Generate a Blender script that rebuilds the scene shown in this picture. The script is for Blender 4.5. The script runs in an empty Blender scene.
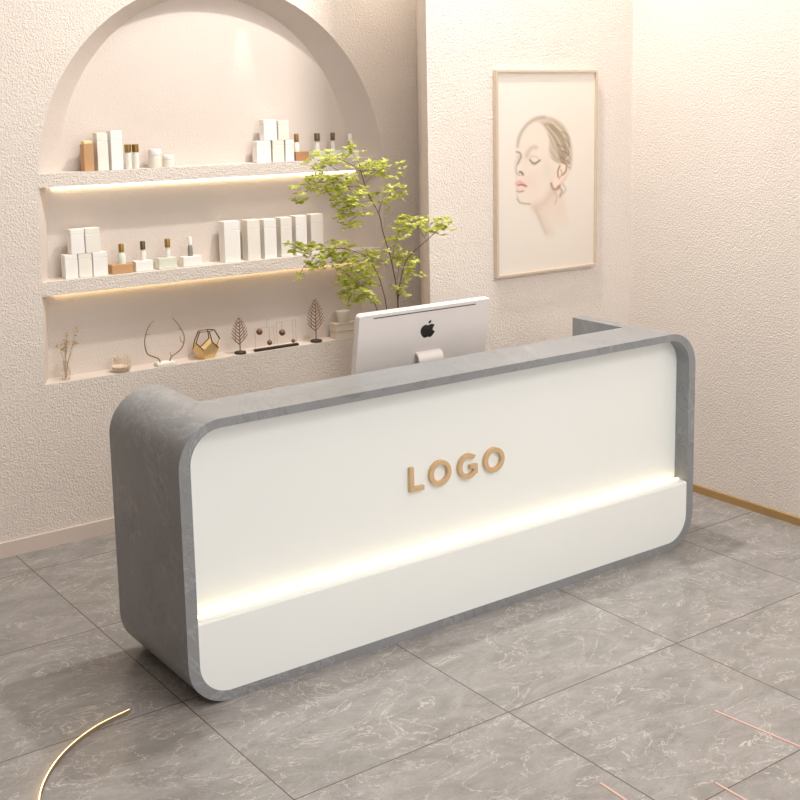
import bpy, bmesh, math, random
from mathutils import Vector, Matrix
random.seed(7)
S = bpy.context.scene
COL = S.collection
PI = math.pi

# ------------------------------------------------------------------ helpers
def lin(c):
    return tuple(((v/255)/12.92 if v/255 <= .04045 else ((v/255+.055)/1.055)**2.4) for v in c) + (1.0,)

def mat(name, rgb, rough=.6, metal=0., spec=.5, noise=None, bump=None, emit=None, trans=0., alpha=1., coat=0.):
    m = bpy.data.materials.new(name); m.use_nodes = True
    nt = m.node_tree; b = nt.nodes['Principled BSDF']
    c = lin(rgb)
    b.inputs['Base Color'].default_value = c
    b.inputs['Roughness'].default_value = rough
    b.inputs['Metallic'].default_value = metal
    b.inputs['Specular IOR Level'].default_value = spec
    b.inputs['Transmission Weight'].default_value = trans
    b.inputs['Alpha'].default_value = alpha
    b.inputs['Coat Weight'].default_value = coat
    tc = nt.nodes.new('ShaderNodeTexCoord')
    if noise:                                   # (scale, amount)
        n = nt.nodes.new('ShaderNodeTexNoise'); n.inputs['Scale'].default_value = noise[0]; n.inputs['Detail'].default_value = 3
        nt.links.new(tc.outputs['Object'], n.inputs['Vector'])
        mx = nt.nodes.new('ShaderNodeMix'); mx.data_type = 'RGBA'
        mx.inputs['A'].default_value = tuple(v*(1-noise[1]) for v in c[:3])+(1,)
        mx.inputs['B'].default_value = tuple(min(1, v*(1+noise[1])) for v in c[:3])+(1,)
        nt.links.new(n.outputs['Fac'], mx.inputs['Factor']); nt.links.new(mx.outputs['Result'], b.inputs['Base Color'])
    if bump:                                    # (scale, strength, distance)
        n = nt.nodes.new('ShaderNodeTexNoise'); n.inputs['Scale'].default_value = bump[0]; n.inputs['Detail'].default_value = 2.5
        n.inputs['Roughness'].default_value = .55
        nt.links.new(tc.outputs['Object'], n.inputs['Vector'])
        bp = nt.nodes.new('ShaderNodeBump'); bp.inputs['Strength'].default_value = bump[1]; bp.inputs['Distance'].default_value = bump[2]
        nt.links.new(n.outputs['Fac'], bp.inputs['Height']); nt.links.new(bp.outputs['Normal'], b.inputs['Normal'])
    if emit:
        b.inputs['Emission Color'].default_value = lin(emit[0]); b.inputs['Emission Strength'].default_value = emit[1]
    return m

def obj(name, bm, m, parent=None, smooth=False, loc=None):
    me = bpy.data.meshes.new(name)
    bmesh.ops.recalc_face_normals(bm, faces=bm.faces)
    bm.to_mesh(me); bm.free()
    for mm in (m if isinstance(m, (list, tuple)) else [m]): me.materials.append(mm)
    o = bpy.data.objects.new(name, me); COL.objects.link(o)
    if smooth:
        for p in me.polygons: p.use_smooth = True
        try: me.set_sharp_from_angle(angle=math.radians(40))
        except Exception: pass
    if parent: o.parent = parent
    if loc: o.location = loc
    return o

def tag(o, label=None, cat=None, group=None, kind=None):
    if label: o['label'] = label
    if cat: o['category'] = cat
    if group: o['group'] = group
    if kind: o['kind'] = kind
    return o

def thing(name, label, cat, loc=(0, 0, 0), rz=0., group=None):
    o = bpy.data.objects.new(name, None); COL.objects.link(o)
    o.location = loc; o.rotation_euler = (0, 0, rz); o.empty_display_size = .05
    return tag(o, label, cat, group)

def B(): return bmesh.new()

def box(bm, x0, x1, y0, y1, z0, z1, bev=0., seg=2):
    vs = [bm.verts.new(c) for c in ((x0,y0,z0),(x1,y0,z0),(x1,y1,z0),(x0,y1,z0),(x0,y0,z1),(x1,y0,z1),(x1,y1,z1),(x0,y1,z1))]
    fs = [bm.faces.new([vs[i] for i in f]) for f in ((0,3,2,1),(4,5,6,7),(0,1,5,4),(1,2,6,5),(2,3,7,6),(3,0,4,7))]
    if bev:
        es = list({e for f in fs for e in f.edges})
        bmesh.ops.bevel(bm, geom=es, offset=bev, segments=seg, profile=.5, affect='EDGES')
    return bm

def prism(bm, pts, axis, a, b):
    """extrude a 2D polygon; axis 'y': pts are (x,z); axis 'z': pts are (x,y)"""
    f = (lambda p, t: (p[0], t, p[1])) if axis == 'y' else (lambda p, t: (p[0], p[1], t))
    A = [bm.verts.new(f(p, a)) for p in pts]; Bv = [bm.verts.new(f(p, b)) for p in pts]
    bm.faces.new(A); bm.faces.new(Bv[::-1])
    n = len(pts)
    for i in range(n): bm.faces.new((A[i], Bv[i], Bv[(i+1) % n], A[(i+1) % n]))
    return bm

def ring_prism(bm, outer, inner, axis, a, b):
    """extrude the band between two loops with the same vertex count"""
    f = (lambda p, t: (p[0], t, p[1])) if axis == 'y' else (lambda p, t: (p[0], p[1], t))
    n = len(outer)
    L = [[bm.verts.new(f(p, t)) for p in pl] for pl, t in ((outer, a), (inner, a), (outer, b), (inner, b))]
    for i in range(n):
        j = (i+1) % n
        bm.faces.new((L[0][i], L[0][j], L[1][j], L[1][i]))
        bm.faces.new((L[2][i], L[3][i], L[3][j], L[2][j]))
        bm.faces.new((L[0][i], L[2][i], L[2][j], L[0][j]))
        bm.faces.new((L[1][i], L[1][j], L[3][j], L[3][i]))
    return bm

def lathe(bm, prof, seg=24, cx=0, cy=0):
    rings = []
    for r, z in prof:
        if r < 1e-5: rings.append([bm.verts.new((cx, cy, z))])
        else: rings.append([bm.verts.new((cx+r*math.cos(2*PI*k/seg), cy+r*math.sin(2*PI*k/seg), z)) for k in range(seg)])
    for A, Bq in zip(rings, rings[1:]):
        for k in range(seg):
            k2 = (k+1) % seg
            if len(A) == 1 and len(Bq) == 1: continue
            if len(A) == 1: bm.faces.new((A[0], Bq[k2], Bq[k]))
            elif len(Bq) == 1: bm.faces.new((A[k], A[k2], Bq[0]))
            else: bm.faces.new((A[k], A[k2], Bq[k2], Bq[k]))
    return bm

def tube(bm, pts, rad, seg=8):
    pts = [Vector(p) for p in pts]
    if not isinstance(rad, (list, tuple)): rad = [rad]*len(pts)
    rings = []
    for i, p in enumerate(pts):
        d = (pts[min(i+1, len(pts)-1)]-pts[max(i-1, 0)]).normalized()
        a = d.cross(Vector((0, 0, 1)) if abs(d.z) < .9 else Vector((0, 1, 0))).normalized(); b = d.cross(a)
        rings.append([bm.verts.new(p+rad[i]*(a*math.cos(2*PI*k/seg)+b*math.sin(2*PI*k/seg))) for k in range(seg)])
    for A, Bq in zip(rings, rings[1:]):
        for k in range(seg): bm.faces.new((A[k], A[(k+1) % seg], Bq[(k+1) % seg], Bq[k]))
    bm.faces.new(rings[0][::-1]); bm.faces.new(rings[-1])
    return bm

def spline(pts, n=6):
    """Catmull-Rom through the points"""
    P = [Vector(p) for p in pts]; P = [2*P[0]-P[1]]+P+[2*P[-1]-P[-2]]
    out = []
    for i in range(1, len(P)-2):
        for k in range(n):
            t = k/n
            out.append(.5*((2*P[i])+(-P[i-1]+P[i+1])*t+(2*P[i-1]-5*P[i]+4*P[i+1]-P[i+2])*t*t+(-P[i-1]+3*P[i]-3*P[i+1]+P[i+2])*t**3))
    out.append(P[-2]); return out

def rrect(x0, x1, z0, z1, r, n=12):
    pts = []
    for cx, cz, a0 in ((x1-r, z1-r, 0), (x0+r, z1-r, 90), (x0+r, z0+r, 180), (x1-r, z0+r, 270)):
        for k in range(n+1):
            a = math.radians(a0+90*k/n); pts.append((cx+r*math.cos(a), cz+r*math.sin(a)))
    return pts

# ------------------------------------------------------------------ materials
def plaster(name, rgb, strength=.55, dist=.006):
    m = mat(name, rgb, rough=.9, spec=.2)
    nt = m.node_tree; b = nt.nodes['Principled BSDF']; tc = nt.nodes['Texture Coordinate'] if 'Texture Coordinate' in nt.nodes else nt.nodes.new('ShaderNodeTexCoord')
    n1 = nt.nodes.new('ShaderNodeTexNoise'); n1.inputs['Scale'].default_value = 115; n1.inputs['Detail'].default_value = 3; n1.inputs['Roughness'].default_value = .6
    n2 = nt.nodes.new('ShaderNodeTexNoise'); n2.inputs['Scale'].default_value = 2.2; n2.inputs['Detail'].default_value = 2
    v = nt.nodes.new('ShaderNodeTexVoronoi'); v.inputs['Scale'].default_value = 135; v.feature = 'SMOOTH_F1'
    for t in (n1, n2, v): nt.links.new(tc.outputs['Object'], t.inputs['Vector'])
    ad = nt.nodes.new('ShaderNodeMath'); ad.operation = 'MULTIPLY_ADD'; ad.inputs[1].default_value = .5
    nt.links.new(v.outputs['Distance'], ad.inputs[0]); nt.links.new(n1.outputs['Fac'], ad.inputs[2])
    bp = nt.nodes.new('ShaderNodeBump'); bp.inputs['Strength'].default_value = strength; bp.inputs['Distance'].default_value = dist
    nt.links.new(ad.outputs[0], bp.inputs['Height']); nt.links.new(bp.outputs['Normal'], b.inputs['Normal'])
    c = lin(rgb)
    mx = nt.nodes.new('ShaderNodeMix'); mx.data_type = 'RGBA'
    mx.inputs['A'].default_value = tuple(x*.95 for x in c[:3])+(1,); mx.inputs['B'].default_value = tuple(min(1, x*1.04) for x in c[:3])+(1,)
    nt.links.new(n2.outputs['Fac'], mx.inputs['Factor']); nt.links.new(mx.outputs['Result'], b.inputs['Base Color'])
    return m

def marble(name, base, dark, vein, rough, scale=1., tiles=False, veins=.6, bump=0.):
    m = bpy.data.materials.new(name); m.use_nodes = True
    nt = m.node_tree; N = nt.nodes; L = nt.links; b = N['Principled BSDF']
    tc = N.new('ShaderNodeTexCoord'); vec = tc.outputs['Object']
    if tiles:
        mp = N.new('ShaderNodeMapping'); mp.inputs['Location'].default_value = (-.012, -.09, 0); L.new(vec, mp.inputs['Vector'])
        br = N.new('ShaderNodeTexBrick'); br.offset = 0; br.squash = 1
        br.inputs['Scale'].default_value = 1; br.inputs['Brick Width'].default_value = .83; br.inputs['Row Height'].default_value = .755
        br.inputs['Mortar Size'].default_value = .0022; br.inputs['Mortar Smooth'].default_value = .1
        br.inputs['Color1'].default_value = (0, 0, 0, 1); br.inputs['Color2'].default_value = (1, 1, 1, 1)
        L.new(mp.outputs['Vector'], br.inputs['Vector'])
        sc = N.new('ShaderNodeVectorMath'); sc.operation = 'MULTIPLY_ADD'; sc.inputs[1].default_value = (3.1, 5.7, 2.3)
        L.new(br.outputs['Color'], sc.inputs[0]); L.new(vec, sc.inputs[2]); vec = sc.outputs['Vector']
        rot = N.new('ShaderNodeMapping'); rot.inputs['Rotation'].default_value = (0, 0, .35); rot.inputs['Scale'].default_value = (1, 1.7, 1)
        L.new(vec, rot.inputs['Vector']); vec = rot.outputs['Vector']
    def noise(s, d, r=.5, dist=0.):
        n = N.new('ShaderNodeTexNoise'); n.inputs['Scale'].default_value = s*scale; n.inputs['Detail'].default_value = d
        n.inputs['Roughness'].default_value = r; n.inputs['Distortion'].default_value = dist; L.new(vec, n.inputs['Vector']); return n.outputs['Fac']
    def ramp(src, stops):
        r = N.new('ShaderNodeValToRGB'); r.color_ramp.elements[0].position = stops[0][0]; r.color_ramp.elements[0].color = stops[0][1]
        r.color_ramp.elements[1].position = stops[-1][0]; r.color_ramp.elements[1].color = stops[-1][1]
        for p, c in stops[1:-1]: e = r.color_ramp.elements.new(p); e.color = c
        L.new(src, r.inputs['Fac']); return r.outputs['Color']
    def mix(f, a, bb):
        x = N.new('ShaderNodeMix'); x.data_type = 'RGBA'
        for key, v in (('Factor', f), ('A', a), ('B', bb)):
            if isinstance(v, (float, tuple)): x.inputs[key].default_value = v
            else: L.new(v, x.inputs[key])
        return x.outputs['Result']
    W1, K1 = (1, 1, 1, 1), (0, 0, 0, 1)
    g = lambda v: (v, v, v, 1)
    col = mix(ramp(noise(3.5, 8, .68, .6), [(.36, K1), (.66, W1)]), lin(dark), lin(base))
    # thin veins: where a distorted noise crosses its mean
    col = mix(ramp(noise(2.1, 6, .62, 1.3), [(.492, K1), (.5, g(veins)), (.508, K1)]), col, lin(vein))
    col = mix(ramp(noise(6.5, 5, .7, .9), [(.49, K1), (.5, g(veins*.4)), (.508, K1)]), col, lin(vein))
    dk = tuple(int(v*.72) for v in dark)
    col = mix(ramp(noise(1.6, 7, .7, 1.8), [(.47, K1), (.478, g(.45)), (.486, K1)]), col, lin(dk))
    if tiles: col = mix(br.outputs['Fac'], col, lin((88, 78, 70)))
    L.new(col, b.inputs['Base Color'])
    b.inputs['Roughness'].default_value = rough
    b.inputs['Specular IOR Level'].default_value = .45
    return m

M = {}
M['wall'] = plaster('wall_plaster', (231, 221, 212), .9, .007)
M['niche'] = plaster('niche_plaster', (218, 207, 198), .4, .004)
M['floor'] = marble('floor_marble_tiles', (158, 155, 152), (136, 132, 128), (206, 199, 192), .2, 1.4, True, .75)
M['stone'] = marble('grey_sintered_stone', (146, 149, 152), (134, 136, 138), (190, 190, 189), .34, .55, False, .35)
M['panel'] = mat('white_lacquer', (242, 245, 242), .35, noise=(2, .01))
M['gold_trim'] = mat('brushed_gold_trim', (190, 156, 104), .4, .5, noise=(8, .12))
M['base_trim'] = mat('painted_skirting', (214, 199, 188), .6, noise=(4, .02))
M['logo'] = mat('champagne_gold_letters', (216, 184, 142), .42, .15, noise=(30, .05))
M['led'] = mat('warm_led', (255, 240, 205), .5, emit=((255, 232, 184), 3.))
M['led_upper'] = mat('shelf_led_white', (255, 246, 225), .5, emit=((255, 236, 200), 4.6))
M['led_mid'] = mat('shelf_led_warm', (255, 240, 205), .5, emit=((255, 224, 170), 3.6))
M['white'] = mat('white_card', (244, 241, 236), .55, noise=(9, .015))
M['cream'] = mat('cream_card', (238, 233, 222), .6, noise=(9, .015))
M['brown'] = mat('tan_brown_card', (194, 152, 108), .6, noise=(12, .06))
M['amber'] = mat('amber_base', (182, 136, 98), .4, noise=(12, .06))
M['brass'] = mat('brass_cap', (160, 128, 70), .35, .6, noise=(40, .1))
M['dark_cap'] = mat('bronze_cap', (112, 98, 72), .4, .5, noise=(40, .1))
M['ochre_cap'] = mat('ochre_cap', (150, 112, 66), .4, .4, noise=(40, .1))
M['grey_cap'] = mat('grey_collar', (150, 145, 138), .45, .2, noise=(40, .05))
M['pearl'] = mat('pearl_glass', (238, 236, 228), .2, coat=.5, noise=(15, .02))
M['mint'] = mat('pale_green_glass', (226, 230, 214), .2, coat=.5, noise=(15, .02))
M['glass'] = mat('thin_pale_glass', (240, 228, 210), .08, trans=.9, alpha=.35, noise=(5, .01))
M['gold'] = mat('polished_gold', (236, 204, 146), .3, .35, noise=(6, .06))
M['gold_edge'] = mat('dark_gold_edge', (92, 64, 28), .4, .6, noise=(20, .1))
M['antler'] = mat('antique_brass_antler', (158, 140, 110), .5, .2, noise=(20, .1))
M['bronze_leaf'] = mat('bronze_leaf', (132, 98, 72), .5, .35, noise=(30, .12))
M['dark_base'] = mat('dark_bronze_base', (62, 48, 40), .5, .3, noise=(20, .1))
M['wire'] = mat('thin_gold_wire', (178, 150, 120), .4, .5, noise=(20, .1))
M['dried'] = mat('dried_flower', (184, 158, 108), .9, noise=(60, .15))
M['stem_dry'] = mat('dried_stem', (190, 168, 132), .9, noise=(60, .1))
M['page'] = mat('book_pages', (228, 219, 205), .8, noise=(90, .05))
M['book'] = mat('linen_book_cover', (214, 200, 182), .8, noise=(60, .05))
M['alu'] = mat('brushed_aluminium', (232, 226, 223), .38, .25, noise=(3, .02))
M['black'] = mat('gloss_black', (22, 20, 20), .25, noise=(5, .02))
M['screen'] = mat('screen_glass', (12, 12, 14), .1, noise=(5, .02))
M['slot'] = mat('dark_slot', (70, 68, 74), .5, noise=(5, .02))
M['bark'] = mat('branch_bark', (104, 78, 62), .8, noise=(40, .15))
M['vase'] = mat('white_ceramic_vase', (232, 226, 216), .3, coat=.3, noise=(6, .02))
M['frame'] = mat('champagne_wood_frame', (206, 188, 168), .45, .15, noise=(18, .06))
M['inner'] = mat('worktop_laminate', (214, 210, 204), .5, noise=(10, .02))
M['arc_glow'] = mat('floor_arc_reflection', (255, 228, 180), .5, emit=((255, 216, 150), 5.5))  # emission stands in for an arc of light reflected in the floor
M['arc_shield'] = mat('arc_glow_shield', (150, 132, 112), .5, .4, noise=(20, .05))  # edge added to keep the arc's glow on one side
M['pink_reflection'] = mat('pink_floor_reflection', (198, 164, 156), .5, emit=((255, 160, 140), .06))  # pink floor reflections put in as faintly glowing strips

leaf = mat('spring_leaf', (176, 190, 62), .5, spec=.3)
nt = leaf.node_tree; b = nt.nodes['Principled BSDF']
n = nt.nodes.new('ShaderNodeTexNoise'); n.inputs['Scale'].default_value = 26; n.inputs['Detail'].default_value = 2
nt.links.new(nt.nodes['Texture Coordinate'].outputs['Object'], n.inputs['Vector'])
r = nt.nodes.new('ShaderNodeValToRGB')
r.color_ramp.elements[0].position = .3; r.color_ramp.elements[0].color = lin((168, 178, 52))
r.color_ramp.elements[1].position = .7; r.color_ramp.elements[1].color = lin((232, 234, 140))
nt.links.new(n.outputs['Fac'], r.inputs['Fac']); nt.links.new(r.outputs['Color'], b.inputs['Base Color'])
tr = nt.nodes.new('ShaderNodeBsdfTranslucent'); nt.links.new(r.outputs['Color'], tr.inputs['Color'])
ms = nt.nodes.new('ShaderNodeMixShader'); ms.inputs[0].default_value = .4
out = nt.nodes['Material Output']
nt.links.new(b.outputs[0], ms.inputs[1]); nt.links.new(tr.outputs[0], ms.inputs[2]); nt.links.new(ms.outputs[0], out.inputs['Surface'])
M['leaf'] = leaf

# ------------------------------------------------------------------ room shell
VW, VB = 1.846, 1.966            # face of the back wall, back of the niche
UR, VP, UP, UC = 3.08, .964, 1.747, 2.332
CH = 4.2
UL, VF = -2.5, -5.0

tag(obj('floor', box(B(), UL-.1, UR+.15, VF, VB+.2, -.1, 0), M['floor']), kind='structure')
tag(obj('ceiling', box(B(), UL-.1, UR+.15, VF, VB+.2, CH, CH+.1), mat('ceiling_paint', (240, 232, 224), .9, noise=(3, .01))), kind='structure')
tag(obj('wall_left_unseen', box(B(), UL-.1, UL, VF, VB+.2, 0, CH), mat('dark_unseen_wall', (96, 80, 68), .6, noise=(3, .15))), kind='structure')  # unseen wall, darkened and set close to keep the desk side dim
tag(obj('wall_right', box(B(), UR, UR+.15, VF, VB+.2, 0, CH), M['wall']), kind='structure')

# back wall with an arched niche
NA = 40
AC = (1.165, 1.67)
outer = [(.204, .765), (.235, 1.655)]
inner = [(.262, .765), (.315, 1.655)]
for k in range(NA+1):
    a = PI-PI*k/NA
    outer.append((AC[0]+.93*math.cos(a), AC[1]+.93*math.sin(a)))
    inner.append((AC[0]+.79*math.cos(a), AC[1]+.02+.85*math.sin(a)))
outer += [(2.095, .765)]; inner += [(2.03, .765)]
bm = B()
# outer frame of the wall matched vertex by vertex with the opening
def frame_pt(p):
    x0, x1, z0, z1 = UL, 2.36, 0, CH
    dx, dz = p[0]-AC[0], p[1]-1.5
    t = min(((x1-AC[0])/dx if dx > 0 else (x0-AC[0])/dx) if abs(dx) > 1e-6 else 1e9,
            ((z1-1.5)/dz if dz > 0 else (z0-1.5)/dz) if abs(dz) > 1e-6 else 1e9)
    return (AC[0]+dx*t, 1.5+dz*t)
extra = [(UL, 0), (UL, CH), (2.36, CH), (2.36, 0)]
nO = len(outer)
O0 = [bm.verts.new((p[0], VW, p[1])) for p in outer]
I0 = [bm.verts.new((p[0], VB, p[1])) for p in inner]
F0 = [bm.verts.new((frame_pt(p)[0], VW, frame_pt(p)[1])) for p in outer]
X = {e: bm.verts.new((e[0], VW, e[1])) for e in extra}
for i in range(nO):
    j = (i+1) % nO
    a_, b_ = F0[i].co, F0[j].co
    vs = [O0[i], F0[i]]
    same = abs(a_.x-b_.x) < 1e-5 or abs(a_.z-b_.z) < 1e-5
    if not same or (i == nO-1):
        if i == nO-1:
            pass
        for e, xv in X.items():
            on_a = abs(e[0]-a_.x) < 1e-4 or abs(e[1]-a_.z) < 1e-4
            on_b = abs(e[0]-b_.x) < 1e-4 or abs(e[1]-b_.z) < 1e-4
            if on_a and on_b and not same: vs.append(xv)
    vs += [F0[j], O0[j]]
    f = bm.faces.new(vs)
    bm.faces.new((O0[i], O0[j], I0[j], I0[i]))
bmesh.ops.triangulate(bm, faces=[f for f in bm.faces if len(f.verts) > 5])
# solid back

bmesh.ops.recalc_face_normals(bm, faces=bm.faces)
box(bm, UL, 2.36, VB, VB+.12, 0, CH)
wb = obj('wall_back', bm, M['niche'])
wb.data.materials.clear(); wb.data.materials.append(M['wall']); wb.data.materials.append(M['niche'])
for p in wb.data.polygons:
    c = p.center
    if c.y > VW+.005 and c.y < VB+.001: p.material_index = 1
tag(wb, kind='structure')

# nearer wall with the portrait and its slanted return
bm = B(); prism(bm, [(UP, VP), (UR, VP), (UR, VB+.1), (UC+.02, VB+.1), (UC, VW)], 'z', 0, CH)
tag(obj('wall_back_right', bm, M['wall']), kind='structure')

def skirting(name, pts, th, h, m):
    bm = B(); prism(bm, pts, 'z', 0, h)
    es = [e for e in bm.edges if abs(e.verts[0].co.z-h) < 1e-5 and abs(e.verts[1].co.z-h) < 1e-5]
    bmesh.ops.bevel(bm, geom=es, offset=.002, segments=1, affect='EDGES')
    return tag(obj(name, bm, m), kind='structure')
skirting('baseboard_back', [(UL, VW-.014), (UC-.01, VW-.014), (UC, VW), (UL, VW)], .012, .072, M['base_trim'])
skirting('baseboard_right', [(UR-.012, VF), (UR, VF), (UR, VP), (UR-.012, VP)], .012, .04, M['gold_trim'])
skirting('trim_1', [(UP+.002, VP-.012), (UR-.012, VP-.012), (UR-.012, VP), (UP+.002, VP)], .012, .04, M['gold_trim'])

# shelves of the niche, with the light strip fixed under each
def shelf(z0, z1, m_led, label, u0f, u0b, tagname):
    t = thing('niche_shelf', label, 'shelf', (0, 0, 0))
    bm = B(); prism(bm, [(u0f, VW-.001), (2.093, VW-.001), (2.035, VB+.004), (u0b, VB+.004)], 'z', z0, z1)
    obj('shelf_board', bm, M['wall'], t)
    bm = B(); box(bm, u0b+.02, 2.0, VB-.022, VB-.006, z0-.0165, z0+.001, .003)
    tag(obj('light_strip', bm, m_led, t), tagname)
    return t
shelf(1.662, 1.724, M['led_upper'], 'upper white plaster shelf across the arched niche, bright light line beneath', .236, .312, 'glowing white light strip under the upper shelf')
shelf(1.172, 1.236, M['led_mid'], 'lower white plaster shelf across the arched niche, above the ornaments', .217, .288, 'glowing warm light strip under the lower shelf')

# ------------------------------------------------------------------ reception desk
W, D, H, T, RO, REC = 2.5026, .585, 1.0, .042, .158, .075
desk = thing('reception_desk', 'long reception desk in grey stone with rounded corners and glowing white front', 'reception desk', (0, 0, 0), -.0034)
def prof(x0, x1, z0, z1, r): return rrect(x0, x1, z0, z1, r, 14)
bm = B()
ring_prism(bm, prof(0, W, 0, H, RO), prof(T, W-T, .036, H-.031, RO-.04), 'y', 0, REC+.02)
obj('front_rim', bm, M['stone'], desk, True)
# carcass behind the front panel: full counter slab, then the U with the two wings
bm = B()
prism(bm, prof(0.0, W, 0.0, H, RO), 'y', REC+.02, .254)
WL, WR = .2035, 2.297
arc_tr = [(W-RO+RO*math.cos(math.radians(90*k/14)), H-RO+RO*math.sin(math.radians(90*k/14))) for k in range(15)]
arc_tl = [(RO+RO*math.cos(math.radians(90+90*k/14)), H-RO+RO*math.sin(math.radians(90+90*k/14))) for k in range(15)]
arc_bl = [(RO+RO*math.cos(math.radians(180+90*k/14)), RO+RO*math.sin(math.radians(180+90*k/14))) for k in range(15)]
arc_br = [(W-RO+RO*math.cos(math.radians(270+90*k/14)), RO+RO*math.sin(math.radians(270+90*k/14))) for k in range(15)]
prism(bm, arc_tr+[(WR, H), (WR, .72), (WL, .72), (WL, H)]+arc_tl+arc_bl+arc_br, 'y', .254, D)
obj('stone_body', bm, M['stone'], desk, True)
bm = B(); box(bm, WL+.0005, WR-.0005, .2545, D-.012, .72, .742, .002); obj('worktop', bm, M['inner'], desk)
# white panels
ZL = .305
def clip_panel(x0, x1, z0, z1, r, lo, hi):
    pts = [p for p in rrect(x0, x1, z0, z1, r, 14) if lo-1e-6 <= p[1] <= hi+1e-6]
    cz = sum(p[1] for p in pts)/len(pts)
    if hi < z1: pts = [p for p in pts if p[1] < hi]+[]; 
    return pts
ix0, ix1, iz0, iz1, ir = T, W-T, .036, H-.031, RO-.04
allp = rrect(ix0, ix1, iz0, iz1, ir, 14)
up = [p for p in allp if p[1] > ZL]; lowp = [p for p in allp if p[1] < ZL]
bm = B(); prism(bm, up+[(ix0, ZL-.01), (ix1, ZL-.01)], 'y', REC, REC+.018)
obj('upper_panel', bm, M['panel'], desk)
bm = B(); prism(bm, [(ix0, ZL)]+lowp+[(ix1, ZL)], 'y', .0015, REC+.018)
bmesh.ops.bevel(bm, geom=[e for e in bm.edges if all(abs(v.co.y-.0015) < 1e-5 and abs(v.co.z-ZL) < 1e-5 for v in e.verts)], offset=.009, segments=4, profile=.5, affect='EDGES')
obj('lower_panel', bm, M['panel'], desk)
bm = B(); box(bm, ix0+.004, ix1-.004, REC-.030, REC-.018, ZL, ZL+.006, .0015)
tag(obj('light_strip', bm, M['led'], desk), 'glowing warm light strip on the ledge of the desk front')

# raised letters LOGO on the upper panel
yl0, yl1 = REC-.016, REC+.001
z0, z1, sw = .553, .651, .019
def letter(bm): 
    o = obj('logo_letter', bm, M['logo'], desk)
    bv = o.modifiers.new('bevel', 'BEVEL'); bv.width = .0015; bv.segments = 2; bv.limit_method = 'ANGLE'
    return o
bm = B(); prism(bm, [(.967, z0), (1.034, z0), (1.034, z0+.018), (.967+sw, z0+.018), (.967+sw, z1), (.967, z1)], 'y', yl0, yl1); letter(bm)
def oval(cx, cz, rx, rz, n=40): return [(cx+rx*math.cos(2*PI*k/n), cz+rz*math.sin(2*PI*k/n)) for k in range(n)]
def letter_o(cx):
    bm = B(); ring_prism(bm, oval(cx, .602, .0525, .0515), oval(cx, .602, .0525-sw, .0515-.0185), 'y', yl0, yl1); letter(bm)
letter_o(1.1135)
bm = B(); cx, cz = 1.2525, .602
outp, inp = [], []
for k in range(31):
    a = math.radians(48+(322-48)*k/30)
    outp.append((cx+.052*math.cos(a), cz+.0515*math.sin(a))); inp.append((cx+(.052-sw)*math.cos(a), cz+.033*math.sin(a)))
poly = outp+[(1.297, z0+.012), (1.297, cz+.004), (1.258, cz+.004), (1.258, cz-.0125), (1.2765, cz-.0125), (1.2765, z0+.0215)]+inp[::-1]
prism(bm, poly, 'y', yl0, yl1); letter(bm)
letter_o(1.3835)

# ------------------------------------------------------------------ computer monitor on the worktop
mon = thing('desktop_computer', 'white all-in-one computer seen from behind on the reception desk', 'computer', (1.287, .475, .7405), math.radians(-.6))
tilt = math.radians(9.5)
MT = Matrix.Translation((0, -.115, .459)) @ Matrix.Rotation(-tilt*-1, 4, 'X')
def monpart(name, bm, m, parent=mon, smooth=False):
    bmesh.ops.transform(bm, matrix=MT, verts=bm.verts); return obj(name, bm, m, parent, smooth)
hw, hh = .333, .42
bm = B()
fr = [(x, z-hh) for x, z in rrect(-hw, hw, 0, hh, .018, 6)]
bk = [(x, z-hh) for x, z in rrect(-hw+.004, hw-.004, .004, hh-.004, .016, 6)]
A = [bm.verts.new((x, .026, z)) for x, z in fr]; A2 = [bm.verts.new((x, .010, z)) for x, z in fr]; C2 = [bm.verts.new((x, 0, z)) for x, z in bk]
n_ = len(A)
for i in range(n_):
    j = (i+1) % n_
    bm.faces.new((A[i], A[j], A2[j], A2[i])); bm.faces.new((A2[i], A2[j], C2[j], C2[i]))
bm.faces.new(A); bm.faces.new(C2[::-1])
monpart('back_shell', bm, M['alu'])
bm = B(); prism(bm, [(x, z-hh) for x, z in rrect(-hw+.012, hw-.012, .075, hh-.012, .004, 3)], 'y', .0262, .0275); monpart('screen', bm, M['screen'])
bm = B(); box(bm, -.262, .252, -.0012, .002, -.022, -.0175, .0008, 1); monpart('air_slot', bm, M['slot'])
# apple-shaped emblem with a bite and a leaf
def apple():
    pts = []
    ctrl = [(0, .70), (.14, .78), (.36, .82), (.58, .74), (.70, .60)]                 # top right shoulder
    ctrl += [(.56, .47), (.49, .27), (.52, .06), (.66, -.12), (.78, -.18)]           # bite
    ctrl += [(.68, -.46), (.50, -.74), (.32, -.88), (.16, -.86), (0, -.80)]
    ctrl += [(-.16, -.86), (-.32, -.88), (-.52, -.74), (-.72, -.42), (-.82, -.02), (-.78, .38), (-.60, .66), (-.38, .80), (-.14, .78)]
    return ctrl
sx = .0375; ez = -.106; ex = .012
bm = B()
ap = [(ex+p.x*sx*1.2, ez+p.y*sx*.88) for p in spline([Vector((a[0], a[1], 0)) for a in apple()+[apple()[0]]], 3)[:-1]]
prism(bm, ap, 'y', -.0016, .001)
lf = []
for k in range(9):
    t = k/8; lf.append((.02+.30*t+.10*math.sin(PI*t), .92+.42*t-.10*math.sin(PI*t)))
for k in range(1, 8):
    t = 1-k/8; lf.append((.02+.30*t-.10*math.sin(PI*t), .92+.42*t+.10*math.sin(PI*t)))
prism(bm, [(ex+x*sx, ez+z*sx*.88) for x, z in lf], 'y', -.0016, .001)
bmesh.ops.triangulate(bm, faces=[f for f in bm.faces if len(f.verts) > 4])
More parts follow.
